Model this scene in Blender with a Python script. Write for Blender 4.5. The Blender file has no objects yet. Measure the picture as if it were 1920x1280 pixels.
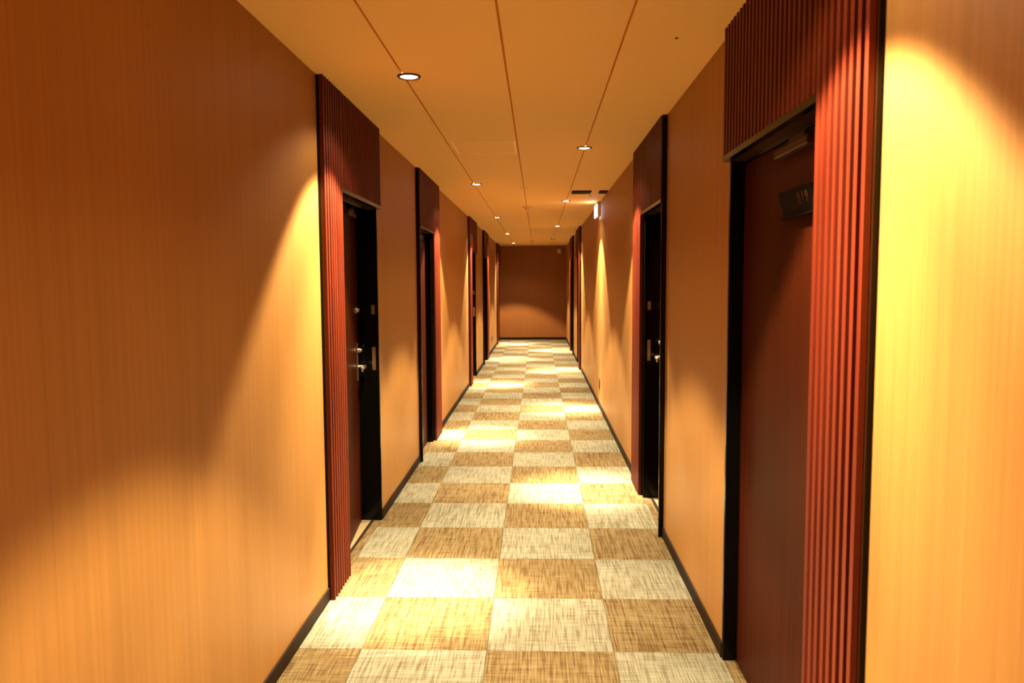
import bpy, bmesh, math, random
from mathutils import Vector, Matrix
random.seed(7)
SC = bpy.context.scene
COL = SC.collection

# ---------------------------------------------------------------- camera
F_PX, PITCH, YAW, ROLL, EYE = 1421.2, 0.0781, 0.03454, -0.0054, 1.45
def make_camera():
    cy, sy, cp, sp = math.cos(YAW), math.sin(YAW), math.cos(PITCH), math.sin(PITCH)
    F = Vector((-sy*cp, cy*cp, -sp)); R = Vector((cy, sy, 0)); U = R.cross(F)
    cr, sr = math.cos(ROLL), math.sin(ROLL)
    R2 = R*cr + U*sr; U2 = U*cr - R*sr
    cam = bpy.data.cameras.new('camera'); o = bpy.data.objects.new('camera', cam); COL.objects.link(o)
    m = Matrix((R2, U2, -F)).transposed().to_4x4(); m.translation = (0, 0, EYE)
    o.matrix_world = m
    cam.sensor_width = 36; cam.lens = F_PX/1920*36; cam.clip_start = .02
    cam.dof.use_dof = True; cam.dof.focus_distance = 4.6; cam.dof.aperture_fstop = 4.5
    SC.camera = o
make_camera()

# ---------------------------------------------------------------- world, exposure, light levels
w = bpy.data.worlds.new('world'); SC.world = w; w.use_nodes = True
w.node_tree.nodes['Background'].inputs[0].default_value = (0.02, 0.012, 0.006, 1)
w.node_tree.nodes['Background'].inputs[1].default_value = 0.0
SC.view_settings.view_transform = 'Standard'; SC.view_settings.look = 'None'
SC.view_settings.exposure = 0.0; SC.view_settings.gamma = 1.0; SC.view_settings.use_curve_mapping = False
LAMP_COL = (1.0, 0.89, 0.59)
LAMP = [  # half angle of the cone in degrees, blend, watts: beam, cut-off cone, faint spill
    (15, 1.0, 3600.0), (33, 1.0, 850.0), (45.5, 0.24, 520.0), (66, 0.35, 20.0)]

# ---------------------------------------------------------------- sizes
XL, XR, ZC = -0.965, 0.709, 2.356
Y0, Y1 = -4.113, 19.12
WT = 0.16            # wall thickness
HEAD = 1.905         # underside of the slats over a door
PROUD = 0.024

# ---------------------------------------------------------------- materials
MATS = {}
def nodes(name):
    m = bpy.data.materials.new(name); m.use_nodes = True
    nt = m.node_tree; b = nt.nodes['Principled BSDF']; MATS[name] = m
    return m, nt, b
def N(nt, t, **k):
    n = nt.nodes.new(t)
    for a, v in k.items(): setattr(n, a, v)
    return n
def plain(name, col, rough=.5, metal=0, spec=.5, emit=None, es=0):
    m, nt, b = nodes(name)
    b.inputs['Base Color'].default_value = (*col, 1); b.inputs['Roughness'].default_value = rough
    b.inputs['Metallic'].default_value = metal; b.inputs['Specular IOR Level'].default_value = spec
    if emit:
        b.inputs['Emission Color'].default_value = (*emit, 1); b.inputs['Emission Strength'].default_value = es
    return m
def ramp(nt, src, stops):
    r = N(nt, 'ShaderNodeValToRGB'); e = r.color_ramp.elements
    while len(e) < len(stops): e.new(.5)
    for i, (p, c) in enumerate(stops):
        e[i].position = p; e[i].color = (*c, 1)
    nt.links.new(src, r.inputs[0]); return r
def streak(nt, scale, coord='Object', nscale=1.0, detail=3, rnd=0.0):
    """noise stretched along an axis; scale = (x, y, z) frequency"""
    tc = N(nt, 'ShaderNodeTexCoord'); mp = N(nt, 'ShaderNodeMapping')
    mp.inputs['Scale'].default_value = scale
    nt.links.new(tc.outputs[coord], mp.inputs[0])
    if rnd:
        oi = N(nt, 'ShaderNodeObjectInfo'); mul = N(nt, 'ShaderNodeMath', operation='MULTIPLY')
        mul.inputs[1].default_value = rnd; nt.links.new(oi.outputs['Random'], mul.inputs[0])
        cb = N(nt, 'ShaderNodeCombineXYZ')
        for i in range(3): nt.links.new(mul.outputs[0], cb.inputs[i])
        nt.links.new(cb.outputs[0], mp.inputs['Location'])
    n = N(nt, 'ShaderNodeTexNoise'); n.inputs['Scale'].default_value = nscale; n.inputs['Detail'].default_value = detail
    nt.links.new(mp.outputs[0], n.inputs['Vector'])
    return n.outputs['Fac']
def mix(nt, fac, a, b, mode='MIX'):
    n = N(nt, 'ShaderNodeMix', data_type='RGBA', blend_type=mode)
    if isinstance(fac, float): n.inputs[0].default_value = fac
    else: nt.links.new(fac, n.inputs[0])
    for s, v in ((6, a), (7, b)):
        if isinstance(v, tuple): n.inputs[s].default_value = (*v, 1)
        else: nt.links.new(v, n.inputs[s])
    return n.outputs[2]
def bump(nt, b, h, strength, dist):
    n = N(nt, 'ShaderNodeBump'); n.inputs['Strength'].default_value = strength; n.inputs['Distance'].default_value = dist
    nt.links.new(h, n.inputs['Height']); nt.links.new(n.outputs[0], b.inputs['Normal'])

def wallpaper(name, base):
    m, nt, b = nodes(name)
    fine = streak(nt, (95, 95, 0.7), detail=2)
    wide = streak(nt, (17, 17, 0.25), detail=2)
    thread = streak(nt, (260, 260, 14), detail=1)
    lo = tuple(c*.91 for c in base); hi = tuple(min(1, c*1.07) for c in base)
    r1 = ramp(nt, fine, [(.32, lo), (.68, hi)])
    r2 = ramp(nt, wide, [(.3, (.92, .915, .90)), (.7, (1, 1, 1))])
    r3 = ramp(nt, thread, [(.3, (.95, .945, .93)), (.7, (1, 1, 1))])
    c = mix(nt, 1.0, r1.outputs[0], r2.outputs[0], 'MULTIPLY')
    c = mix(nt, 1.0, c, r3.outputs[0], 'MULTIPLY')
    nt.links.new(c, b.inputs['Base Color'])
    b.inputs['Roughness'].default_value = .48; b.inputs['Specular IOR Level'].default_value = .35
    bump(nt, b, fine, .06, .001)
    return m
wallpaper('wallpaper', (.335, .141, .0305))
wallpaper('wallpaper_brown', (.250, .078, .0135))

def ceiling_mat():
    m, nt, b = nodes('ceiling_board')
    f = streak(nt, (160, 160, 160), detail=2)
    r = ramp(nt, f, [(.3, (.76, .47, .165)), (.7, (.84, .53, .195))])
    nt.links.new(r.outputs[0], b.inputs['Base Color'])
    b.inputs['Roughness'].default_value = .75; b.inputs['Specular IOR Level'].default_value = .2
    bump(nt, b, f, .15, .001)
ceiling_mat()
plain('ceiling_joint', (.50, .16, .03), .8, spec=.1)

def carpet(name, base, dark, pale):
    m, nt, b = nodes(name)
    a = streak(nt, (150, 6, 1), detail=4, rnd=37.0)      # threads along the corridor
    c = streak(nt, (8, 170, 1), detail=4, rnd=53.0)      # threads across
    g = streak(nt, (3.5, 3.5, 1), detail=2, rnd=11.0)
    ra = ramp(nt, a, [(.39, dark), (.49, base), (.62, pale)])
    rc = ramp(nt, c, [(.38, dark), (.48, base), (.62, pale)])
    x = mix(nt, .42, ra.outputs[0], rc.outputs[0])
    rg = ramp(nt, g, [(.3, (.86, .84, .80)), (.7, (1, 1, 1))])
    x = mix(nt, 1.0, x, rg.outputs[0], 'MULTIPLY')
    nt.links.new(x, b.inputs['Base Color'])
    b.inputs['Roughness'].default_value = .95; b.inputs['Specular IOR Level'].default_value = .1
    ad = N(nt, 'ShaderNodeMath', operation='ADD'); nt.links.new(a, ad.inputs[0]); nt.links.new(c, ad.inputs[1])
    bump(nt, b, ad.outputs[0], .5, .004)
carpet('carpet_cream', (.138, .116, .075), (.064, .042, .019), (.180, .158, .115))
carpet('carpet_tan', (.103, .061, .0225), (.040, .0140, .0034), (.136, .096, .043))

def wood(name, a, c, rough, along=(60, 60, 1.2), spec=.5):
    m, nt, b = nodes(name)
    f = streak(nt, along, detail=4, rnd=23.0)
    r = ramp(nt, f, [(.3, a), (.7, c)])
    nt.links.new(r.outputs[0], b.inputs['Base Color'])
    b.inputs['Roughness'].default_value = rough; b.inputs['Specular IOR Level'].default_value = spec
wood('red_wood', (.070, .0056, .0012), (.116, .0145, .0034), .45, spec=.2)
wood('red_wood_shaded', (.035, .002, .0007), (.05, .003, .001), .5)  # backing: same red wood, shade between the slats put into its colour
wood('door_wood', (.027, .0038, .0009), (.045, .0068, .0016), .45, (70, 70, .8), .05)
plain('black_metal', (.0012, .0009, .0006), .20, 0, .16)
plain('bronze_head', (.030, .0105, .0035), .34, 0, .3)
plain('closer_bronze', (.045, .016, .005), .45, 0, .2)
plain('satin_metal', (.80, .66, .46), .28, 1)
plain('strike_metal', (.35, .22, .12), .38, 1)
plain('plate_black', (.0016, .0013, .001), .5, 0, .05)
plain('number_ink', (.055, .018, .006), .5, 0, .1)
plain('base_brown', (.014, .0052, .0016), .6, 0, .12)
plain('sill_brown', (.012, .005, .002), .4)
plain('sill_tan', (.20, .13, .06), .55)
plain('rim_bronze', (.05, .012, .004), .35, .3)
plain('reflector', (.8, .7, .5), .25, .8)
plain('lamp_lens', (1, .95, .85), .4, emit=(1, .86, .60), es=30)
plain('sign_face', (.9, .95, 1), .4, emit=(.86, .92, 1.0), es=9)
plain('sign_body', (.45, .30, .14), .5)
plain('vent_dark', (.012, .004, .002), .6)
plain('pale_plastic', (.62, .42, .20), .45)
plain('aluminium', (.97, .78, .42), .4, .0)
plain('outlet_brown', (.012, .006, .003), .45)
plain('subfloor', (.08, .05, .025), .9)

# ---------------------------------------------------------------- mesh helpers
class MB:
    def __init__(s): s.bm = bmesh.new()
    def box(s, x0, x1, y0, y1, z0, z1, bev=0):
        r = bmesh.ops.create_cube(s.bm, size=1)
        for v in r['verts']:
            v.co = Vector(((x0+x1)/2 + v.co.x*(x1-x0), (y0+y1)/2 + v.co.y*(y1-y0), (z0+z1)/2 + v.co.z*(z1-z0)))
        if bev:
            es = {e for v in r['verts'] for e in v.link_edges}
            bmesh.ops.bevel(s.bm, geom=list(es), offset=bev, segments=1, affect='EDGES')
        return s
    def cyl(s, p0, p1, r0, r1=None, n=24):
        p0, p1 = Vector(p0), Vector(p1); d = p1-p0
        q = bmesh.ops.create_cone(s.bm, cap_ends=True, segments=n, radius1=r0, radius2=r0 if r1 is None else r1, depth=d.length)
        rot = Vector((0, 0, 1)).rotation_difference(d.normalized()).to_matrix()
        for v in q['verts']: v.co = rot @ v.co + (p0+p1)/2
        return s
    def lathe(s, prof, n=32, closed=False):
        rings = []
        for r, z in prof:
            rings.append([s.bm.verts.new((max(r, 1e-5)*math.cos(2*math.pi*i/n), max(r, 1e-5)*math.sin(2*math.pi*i/n), z)) for i in range(n)])
        if closed: rings.append(rings[0])
        for a, b in zip(rings, rings[1:]):
            for i in range(n): s.bm.faces.new((a[i], a[(i+1) % n], b[(i+1) % n], b[i]))
        return s
    def mesh(s, name, mat, smooth=False):
        bmesh.ops.recalc_face_normals(s.bm, faces=s.bm.faces)
        me = bpy.data.meshes.new(name); s.bm.to_mesh(me); s.bm.free()
        me.materials.append(MATS[mat])
        if smooth:
            for p in me.polygons: p.use_smooth = True
            me.set_sharp_from_angle(angle=math.radians(40))
        return me
    def obj(s, name, mat, parent=None, smooth=False, loc=(0, 0, 0)):
        return link(name, s.mesh(name, mat, smooth), parent, loc)
def link(name, me, parent=None, loc=(0, 0, 0)):
    o = bpy.data.objects.new(name, me); COL.objects.link(o); o.location = loc
    if parent: o.parent = parent
    return o
def empty(name, loc=(0, 0, 0)):
    o = bpy.data.objects.new(name, None); COL.objects.link(o); o.location = loc; o.empty_display_size = .1
    return o
def tag(o, label=None, cat=None, group=None, kind=None):
    if label: o['label'] = label
    if cat: o['category'] = cat
    if group: o['group'] = group
    if kind: o['kind'] = kind
    return o
ORD = ['first', 'second', 'third', 'fourth', 'fifth', 'sixth', 'seventh', 'eighth']

# ---------------------------------------------------------------- door units: side, y start, y end, slat jamb at the near/far end, jamb width, door ajar (degrees)
UNITS = [
    ('L', 3.345, 4.54, 'near', .298, 5.2), ('L', 6.035, 7.25, 'far', .385, 0), ('L', 10.50, 11.72, 'near', .30, 5.2),
    ('L', 13.25, 14.47, 'far', .37, 0), ('L', 17.60, 18.82, 'near', .30, 5.2),
    ('R', 1.615, 2.85, 'near', .292, 0), ('R', 4.24, 5.48, 'far', .385, 5.2), ('R', 12.45, 13.68, 'near', .30, 0),
    ('R', 15.06, 16.30, 'far', .37, 5.2)]
TR = .014            # black edge trim
def opening(u):
    side, a, b, js, jw, aj = u
    return (a+jw, b) if js == 'near' else (a+TR, b-jw)

# ---------------------------------------------------------------- shell
def wall(side):
    mb = MB(); s = 1 if side == 'L' else -1; xw = XL if side == 'L' else XR
    xa, xb = sorted((xw, xw - s*WT))
    y = Y0
    for u in UNITS:
        if u[0] != side: continue
        o0, o1 = opening(u)
        mb.box(xa, xb, y, o0, -.02, ZC+.02)
        mb.box(xa, xb, o0, o1, HEAD, ZC+.02)
        y = o1
    mb.box(xa, xb, y, Y1, -.02, ZC+.02)
    return mb.obj('wall_left' if side == 'L' else 'wall_right', 'wallpaper')
tag(wall('L'), 'long beige striped wallpaper wall with five doors', 'wall', kind='structure')
tag(wall('R'), 'long beige striped wallpaper wall that carries the exit sign', 'wall', kind='structure')
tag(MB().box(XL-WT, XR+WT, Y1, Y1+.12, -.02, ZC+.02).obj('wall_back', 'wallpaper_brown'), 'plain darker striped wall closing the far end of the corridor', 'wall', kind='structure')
tag(MB().box(XL-WT, XR+WT, Y0-.12, Y0, -.02, ZC+.02).obj('wall_front', 'wallpaper'), 'plain striped wall at the near end of the corridor', 'wall', kind='structure')

# baseboards
for side in 'LR':
    s = 1 if side == 'L' else -1; xw = XL if side == 'L' else XR
    xa, xb = sorted((xw, xw + s*.009)); mb = MB(); y = Y0
    for u in [q for q in UNITS if q[0] == side] + [(side, Y1, Y1)]:
        mb.box(xa, xb, y, u[1], 0, .06, .0015); y = u[2]
    tag(mb.obj('baseboard_left' if side == 'L' else 'baseboard_right', 'base_brown'),
        'dark brown baseboard along the five-door wall' if side == 'L' else 'dark brown baseboard along the exit sign wall', 'baseboard', kind='structure')
tag(MB().box(XL+.009, XR-.009, Y1-.009, Y1, 0, .06, .0015).obj('baseboard_back', 'base_brown'), 'dark baseboard along the end wall', 'baseboard', kind='structure')

# floor: slab and carpet tiles, each its own piece
floor = tag(MB().box(XL-WT, XR+WT, Y0-.1, Y1+.1, -.06, -.007).obj('floor', 'subfloor'), 'corridor floor of checkered cream and tan carpet tiles', 'floor', kind='structure')
TX, TY, TS, GAP = -.706, 3.387, .5, .0006
cols = [(XL, TX), (TX, TX+TS), (TX+TS, TX+2*TS), (TX+2*TS, XR)]
tile_mesh = {}
for ci, (x0, x1) in enumerate(cols):
    for k in range(-15, 32):
        y0 = TY+TS*k; y1 = min(y0+TS, Y1)
        cream = (ci-1+k) % 2 == 0
        key = (ci, round(y1-y0, 3), cream)
        if key not in tile_mesh:
            hx, hy = (x1-x0)/2-GAP, (y1-y0)/2-GAP
            tile_mesh[key] = MB().box(-hx, hx, -hy, hy, -.007, 0, .0012).mesh('carpet_tile', 'carpet_cream' if cream else 'carpet_tan')
        link('carpet_tile', tile_mesh[key], floor, ((x0+x1)/2, (y0+y1)/2, 0))

# ceiling: dark joint board and the panels, each its own piece
ceil = tag(MB().box(XL-WT, XR+WT, Y0-.1, Y1+.1, ZC+.006, ZC+.06).obj('ceiling', 'ceiling_joint'), 'tan boarded ceiling with thin straight joints', 'ceiling', kind='structure')
gx = [XL, -.588, -.133, .322, XR]; YC = 12.05; J = .0040
for i in range(4):
    for (ya, yb) in ((Y0, YC), (YC, Y1)):
        MB().box(gx[i]+(J if i else 0), gx[i+1]-(J if i < 3 else 0), ya+.003, yb-.003, ZC, ZC+.007, .001).obj('ceiling_panel', 'ceiling_board', ceil)

# ---------------------------------------------------------------- slat panels and doors
SLAT_W, PITCH_S = .0185, .0385
slat_cache = {}
def slat_mesh(z0, z1):
    k = (round(z0, 3), round(z1, 3))
    if k not in slat_cache:
        bm = bmesh.new(); w_, d, c = SLAT_W/2, .008, .0025     # local x = depth (+-8 mm), y = width
        prof = [(-d, -w_), (d-c, -w_), (d, -w_+c), (d, w_-c), (d-c, w_), (-d, w_)]
        a = [bm.verts.new((x, y, z0)) for x, y in prof]; b = [bm.verts.new((x, y, z1)) for x, y in prof]
        n = len(prof)
        for i in range(n): bm.faces.new((a[i], a[(i+1) % n], b[(i+1) % n], b[i]))
        bm.faces.new(a); bm.faces.new(b)
        mb = MB(); mb.bm.free(); mb.bm = bm
        slat_cache[k] = mb.mesh('slat', 'red_wood')
    return slat_cache[k]

def unit(u, idx, where, panel_label, door_label):
    side, a, b, js, jw, aj = u
    s = 1 if side == 'L' else -1; xw = XL if side == 'L' else XR
    o0, o1 = opening(u)
    yc = (a+b)/2
    def bx(mb, w0, w1, y0, y1, z0, z1, bev=0, ox=0, oy=None):
        oy = yc if oy is None else oy
        x0, x1 = sorted((s*w0, s*w1)); mb.box(x0-ox, x1-ox, y0-oy, y1-oy, z0, z1, bev); return mb
    # --- panel
    p = empty('slat_panel', (xw, yc, 0)); tag(p, panel_label, 'wall panel', 'red slat panels around the doors')
    j0, j1 = (a, o0) if js == 'near' else (o1, b)
    h0, h1 = (o0, b) if js == 'near' else (a+TR, o1)        # part over the door
    bb = MB()
    bx(bb, .012, .016, j0, j1, 0, ZC)
    bx(bb, .012, .016, h0, h1, HEAD, ZC)
    bb.obj('backing_board', 'red_wood_shaded', p)
    # black rear trim; on a panel whose slats are at the far end the near edge is a full black upright
    t = MB(); bx(t, 0, .012, j0+.0005, j1-.0005, 0, ZC); bx(t, 0, .012, h0, h1-.0005, HEAD, ZC); t.obj('rear_trim', 'black_metal', p)
    if js == 'far':
        t = MB(); bx(t, 0, .028, a, a+TR-.0002, 0, ZC, .0015); t.obj('edge_upright', 'black_metal', p)
    # slats: full height on the jamb, short above the door
    nj = 8 if jw < .34 else 10
    pj = (jw-SLAT_W)/(nj-1)
    for i in range(nj):
        link('slat', slat_mesh(0, ZC), p, (s*.024, (j0 if js == 'near' else j1-jw)+SLAT_W/2+i*pj-yc, 0))
    no = int(round((h1-h0)/PITCH_S)); po = (h1-h0)/no
    for i in range(no):
        link('slat', slat_mesh(HEAD, ZC), p, (s*.024, h0+(i+.5)*po-yc, 0))
    # --- door
    d = empty('door_%d' % (idx+1), (xw, yc, 0)); tag(d, door_label, 'door', kind='structure')
    FN, FF = (.075, .020) if js == 'near' else (.020, .060)      # frame width at the near and far side
    f0, f1 = o0+FN, o1-FF; RC = -.044                             # clear opening, plane of the closed leaf
    fr = MB()
    bx(fr, .005, -WT+.002, o0, f0, 0, HEAD-.001, .001); bx(fr, .005, -WT+.002, f1, o1-.0004, 0, HEAD-.001, .001)
    fr = fr.obj('door_frame', 'black_metal', d)
    hd = MB(); bx(hd, .031, .0055, o0+.0005, o1-.0005, HEAD-.021, HEAD-.0005); hd.obj('head_cover', 'black_metal', d)
    hm = MB(); bx(hm, .005, RC-.002, f0, f1, HEAD-.020, HEAD-.001); hm.obj('door_head', 'bronze_head', d)
    hb = MB(); bx(hb, RC-.0025, -WT+.002, f0, f1, HEAD-.030, HEAD-.001); hb.obj('head_rebate', 'black_metal', d)
    # floor inside the opening
    nc = MB(); bx(nc, 0, RC+.0005, f0, f1, -.007, -.0004); nc.obj('carpet_strip', 'carpet_tan', d)
    th = MB(); bx(th, RC, RC-.016, f0, f1, -.007, .004, .001); th.obj('threshold', 'sill_brown', d)
    sl = MB(); bx(sl, RC-.0165, -.32, f0, f1, -.007, 0); sl.obj('room_sill', 'sill_tan', d)
    # leaf: hinge at near or far end; local origin at the hinge on its corridor face
    hinge_near = aj > 0
    y0, y1 = f0+.003, f1-.003; W = y1-y0
    hy = y0 if hinge_near else y1; dr = 1 if hinge_near else -1      # leaf runs dr along y from the hinge
    def lx(mb, w0, w1, v0, v1, z0, z1, bev=0):      # v measured from the hinge along the leaf, w out of its face
        x0, x1 = sorted((s*w0, s*w1)); ya, yb = sorted((dr*v0, dr*v1)); mb.box(x0, x1, ya, yb, z0, z1, bev); return mb
    leaf = MB(); lx(leaf, 0, -.04, 0, W, .006, HEAD-.034, .0015)
    leaf = leaf.obj('door_leaf', 'door_wood', d, loc=(s*(RC-.001), hy-yc, 0))
    ang = math.radians(aj)                           # free end swings into the room
    leaf.rotation_euler.z = ang*s*dr
    if aj > 0:
        lv = W-.062
        es = MB(); lx(es, 0, .006, lv-.021, lv+.021, .87, 1.095, .002); es.obj('escutcheon', 'strike_metal', leaf)
        lev = MB(); lev.cyl((0, dr*lv, .955), (s*.050, dr*lv, .955), .0095, n=16)
        lx(lev, .038, .054, lv-.125, lv+.010, .946, .964, .004)
        lx(lev, .040, .052, lv-.125, lv-.110, .936, .955, .003)
        lev.obj('lever_handle', 'satin_metal', leaf, True)
        kn = MB(); kn.cyl((0, dr*lv, 1.052), (s*.022, dr*lv, 1.052), .015, n=20).cyl((s*.022, dr*lv, 1.052), (s*.030, dr*lv, 1.052), .010, n=20)
        kn.obj('lock_cylinder', 'satin_metal', leaf, True)
        db = MB(); db.cyl((0, dr*lv, 1.29), (s*.007, dr*lv, 1.29), .024, n=24).cyl((s*.006, dr*lv, 1.29), (s*.020, dr*lv, 1.29), .013, n=20)
        db.obj('dead_lock', 'satin_metal', leaf, True)
    else:
        lv = W-.030
        es = MB(); lx(es, 0, .006, lv-.018, lv+.018, .87, 1.095, .002); es.obj('escutcheon', 'strike_metal', leaf)
        fp = MB(); lx(fp, .006, .012, lv-.010, lv+.014, .925, .985, .002); fp.obj('flush_pull', 'satin_metal', leaf)
    cl = MB(); lx(cl, 0, .026, W-.42, W-.13, 1.822, 1.848, .003); lx(cl, .006, .020, W-.30, W-.17, 1.848, 1.866, .002)
    cl.obj('door_closer', 'closer_bronze', leaf)
    # strikes on the lock side of the frame
    fy = f1 if hinge_near else f0
    for (z0, z1) in ((.925, 1.065), (1.262, 1.318)):
        st = MB(); q0, q1 = sorted((fy, fy-dr*.0025)); bx(st, -.014, -.036, q0, q1, z0, z1, .0008)
        st.obj('strike_plate', 'strike_metal', fr)
    return d, leaf, hy, dr, s

WALLN = {'L': 'on the wall facing the exit sign', 'R': 'on the exit sign wall'}
info = {}
for i, u in enumerate(UNITS):
    same = [q for q in UNITS if q[0] == u[0]]; k = len(same)-1-same.index(u)
    if u[0] == 'R' and same.index(u) == 0:
        pl = 'red slatted wood panel around the closed door numbered 819'; dl = 'closed dark red-brown wooden door with the black 819 number plate'
    else:
        pl = 'red slatted wood panel, %s from the end wall, %s' % (ORD[k], WALLN[u[0]])
        dl = '%s dark wooden door with metal lever, %s from the end wall, %s' % ('ajar' if u[5] else 'closed', ORD[k], WALLN[u[0]])
    info[i] = unit(u, i, None, pl, dl)

# number plate on the closed door 819
def number_plate():
    d = info[5][0]; u = UNITS[5]; yc = (u[1]+u[2])/2; face = -.045     # w of the leaf face
    ya, yb, z0, z1 = 2.078, 2.345, 1.632, 1.712
    bm = bmesh.new()
    pr = [(0, z0), (.020, z0), (.020, z0+.008), (.010, z0+.010), (.028, z1), (0, z1)]   # (w, z): face leans out at the top over a small ledge
    A = [bm.verts.new((-(face+w_), ya-yc, z)) for w_, z in pr]; B = [bm.verts.new((-(face+w_), yb-yc, z)) for w_, z in pr]
    n = len(pr)
    for i in range(n): bm.faces.new((A[i], A[(i+1) % n], B[(i+1) % n], B[i]))
    bm.faces.new(A); bm.faces.new(B)
    mb = MB(); mb.bm.free(); mb.bm = bm
    plate = mb.obj('number_plate', 'plate_black', d); plate['label'] = 'black number plate reading 819'
    cu = bpy.data.curves.new('room_number', 'FONT'); cu.body = '819'; cu.size = .046; cu.extrude = .0008; cu.align_x = 'CENTER'; cu.align_y = 'CENTER'
    cu.space_character = 1.25
    to = bpy.data.objects.new('tmp', cu); COL.objects.link(to)
    bpy.context.view_layer.update()
    me = bpy.data.meshes.new_from_object(to.evaluated_get(bpy.context.evaluated_depsgraph_get()))
    bpy.data.objects.remove(to); bpy.data.curves.remove(cu)
    me.name = 'room_number'; me.materials.clear(); me.materials.append(MATS['number_ink'])
    o = link('room_number', me, plate)
    # text x -> -y (reads from far to near when facing the wall), text y -> up the leaning face
    up = Vector((-.018, 0, .070)).normalized(); tx = Vector((0, -1, 0)); nz = tx.cross(up)
    m = Matrix((tx, up, nz)).transposed().to_4x4()
    m.translation = Vector((-(face+.0198), 2.150-yc, 1.680)) + nz*0.0008
    o.matrix_local = m
number_plate()

# ---------------------------------------------------------------- downlights
def lamp_parts():
    rim = MB().lathe([(.0385, 0), (.0385, -.004), (.041, -.0065), (.049, -.0065), (.0525, -.003), (.0525, 0)]).mesh('rim', 'rim_bronze', True)
    lens = MB().lathe([(.0384, -.0005), (.034, -.0035), (.022, -.0065), (.010, -.008), (0, -.0083)]).mesh('lens', 'lamp_lens', True)
    rim2 = MB().lathe([(.0385, 0), (.0385, -.010), (.041, -.0125), (.049, -.0125), (.0525, -.006), (.0525, 0)]).mesh('rim', 'rim_bronze', True)
    lens2 = MB().lathe([(.0384, -.0005), (.034, -.001), (0, -.0012)]).mesh('lens', 'lamp_lens', True)
    return rim, lens, rim2, lens2
rim_me, lens_me, rim_deep, lens_deep = lamp_parts()
spots = []
for i, (h, bl, pw) in enumerate(LAMP):
    l = bpy.data.lights.new('downlight_beam', 'SPOT'); l.spot_size = math.radians(2*h); l.spot_blend = bl; l.energy = pw
    l.color = LAMP_COL; l.shadow_soft_size = .022; spots.append(l)
def downlight(x, y, label, deep=False):
    e = empty('downlight', (x, y, ZC)); tag(e, label, 'downlight', 'small round ceiling downlights')
    link('rim', rim_deep if deep else rim_me, e); link('lens', lens_deep if deep else lens_me, e)
    for l in spots:
        o = bpy.data.objects.new('beam', l); COL.objects.link(o); o.parent = e; o.location = (0, 0, -.034)
LROW = [17.75, 14.25, 10.70, 7.08, 3.40, -.25, -3.75]
RROW = [16.05, 12.45, 8.60, 5.24, 1.66, -1.95]
for i, y in enumerate(LROW): downlight(-.565, y, 'glowing round downlight, %s from the end wall, in the row facing the exit sign' % ORD[i])
for i, y in enumerate(RROW): downlight(.317, y, ('deep-rimmed' if i == 0 else 'glowing') + ' round downlight, %s from the end wall, in the row on the exit sign side' % ORD[i], deep=(i == 0))

# ---------------------------------------------------------------- ceiling and wall fittings
# access hatch
h = empty('access_hatch', (-.351, 5.18, ZC)); tag(h, 'square ceiling access hatch with thin metal edge', 'hatch')
MB().box(-.196, .196, -.231, .231, -.002, 0).obj('hatch_panel', 'ceiling_board', h)
hx, hy = .205, .240
for (x0, x1, y0, y1) in ((-hx, hx, -hy, -hy+.009), (-hx, hx, hy-.009, hy), (-hx, -hx+.009, -hy+.009, hy-.009), (hx-.009, hx, -hy+.009, hy-.009)):
    MB().box(x0, x1, y0, y1, -.004, 0, .001).obj('hatch_edge', 'aluminium', h)
# smoke detectors on the middle joint
def detector(y, label):
    e = empty('smoke_detector', (-.128, y, ZC)); tag(e, label, 'smoke detector', 'smoke detectors on the ceiling')
    MB().lathe([(0, 0), (.052, 0), (.052, -.010), (.047, -.014), (.030, -.016), (0, -.016)]).obj('base', 'pale_plastic', e, True)
    MB().lathe([(0, -.0155), (.026, -.0155), (.030, -.026), (.022, -.038), (.008, -.043), (0, -.043)]).obj('sensor_head', 'pale_plastic', e, True)
detector(9.30, 'small round smoke detector on the ceiling before the cross joint')
detector(16.7, 'small round smoke detector on the ceiling close to the end wall')
tag(MB().lathe([(0, 0), (.036, 0), (.036, -.004), (.032, -.006), (0, -.0065)]).obj('sprinkler_cover', 'pale_plastic', None, True, (-.133, 7.42, ZC)),
    'flat round cover plate on the middle ceiling joint', 'sprinkler cover')
tag(MB().lathe([(0, 0), (.006, 0), (.006, -.003), (0, -.004)], 16).obj('ceiling_plug', 'vent_dark', None, True, (.52, 2.93, ZC)), 'tiny dark plug in the bare ceiling panel near door 819', 'plug')
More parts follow.
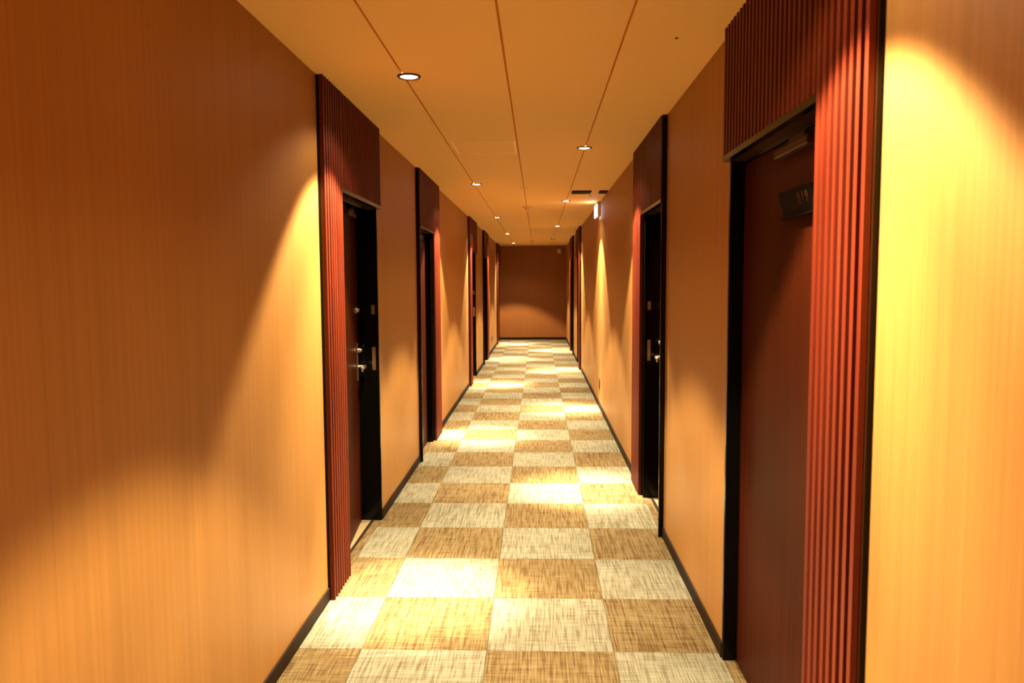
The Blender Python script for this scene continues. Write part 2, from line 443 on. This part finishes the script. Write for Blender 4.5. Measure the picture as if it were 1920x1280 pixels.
# dark ceiling slots before the exit sign
def slot(x0, x1, y0, y1, label):
    e = empty('ceiling_slot', ((x0+x1)/2, (y0+y1)/2, ZC)); tag(e, label, 'ceiling vent')
    hx, hy = (x1-x0)/2, (y1-y0)/2
    MB().box(-hx, hx, -hy, hy, -.005, 0).obj('backing', 'vent_dark', e)
    n = 4
    for i in range(n):
        y = -hy + (i+.5)*2*hy/n
        MB().box(-hx+.006, hx-.006, y-.006, y+.006, -.016, -.005, .001).obj('louvre', 'vent_dark', e)
    for (a0, a1, b0, b1) in ((-hx-.006, hx+.006, hy, hy+.006), (-hx-.006, hx+.006, -hy-.006, -hy), (-hx-.006, -hx, -hy, hy), (hx, hx+.006, -hy, hy)):
        MB().box(a0, a1, b0, b1, -.017, 0, .001).obj('slot_frame', 'vent_dark', e)
slot(.348, .530, 7.67, 7.82, 'wider dark louvred ceiling vent before the exit sign')
slot(.622, .692, 7.67, 7.82, 'narrow dark louvred ceiling vent against the wall before the exit sign')
tag(MB().lathe([(0, 0), (.012, 0), (.012, -.006), (.006, -.012), (.006, -.02), (0, -.021)], 20).obj('ceiling_nozzle', 'satin_metal', None, True, (.548, 8.06, ZC)), 'tiny shiny nozzle on the ceiling beside the dark vents', 'nozzle')
# exit sign on the wall
e = empty('exit_sign', (XR, 8.80, 2.182)); tag(e, 'bright white lit exit sign box high on the wall', 'exit sign')
MB().box(-.038, 0, -.13, .13, .008, .172, .003).obj('housing', 'sign_body', e)
MB().box(-.052, -.038, -.135, .135, 0, .138, .003).obj('light_panel', 'sign_face', e)
# sockets
def outlet(x, y, s, label):
    e = empty('wall_outlet', (x, y, .275)); tag(e, label, 'outlet', 'wall outlets low on the walls')
    a, b = sorted((0, s*.007)); MB().box(a, b, -.036, .036, -.06, .06, .002).obj('cover_plate', 'outlet_brown', e)
    a, b = sorted((s*.007, s*.009)); MB().box(a, b, -.012, .012, -.035, .035, .0006).obj('socket', 'vent_dark', e)
outlet(XL, 15.75, 1, 'dark wall outlet low on the wall facing the exit sign')
outlet(XR, 8.70, -1, 'dark wall outlet low on the wall under the exit sign')
# little box on the end wall
e = empty('wall_sensor', (.53, Y1, 2.215)); tag(e, 'small pale box high on the end wall', 'sensor')
MB().box(-.045, .045, -.05, 0, -.055, .055, .006).obj('body', 'pale_plastic', e)
MB().cyl((0, -.05, -.01), (0, -.058, -.01), .022).obj('lens_cap', 'pale_plastic', e, True)
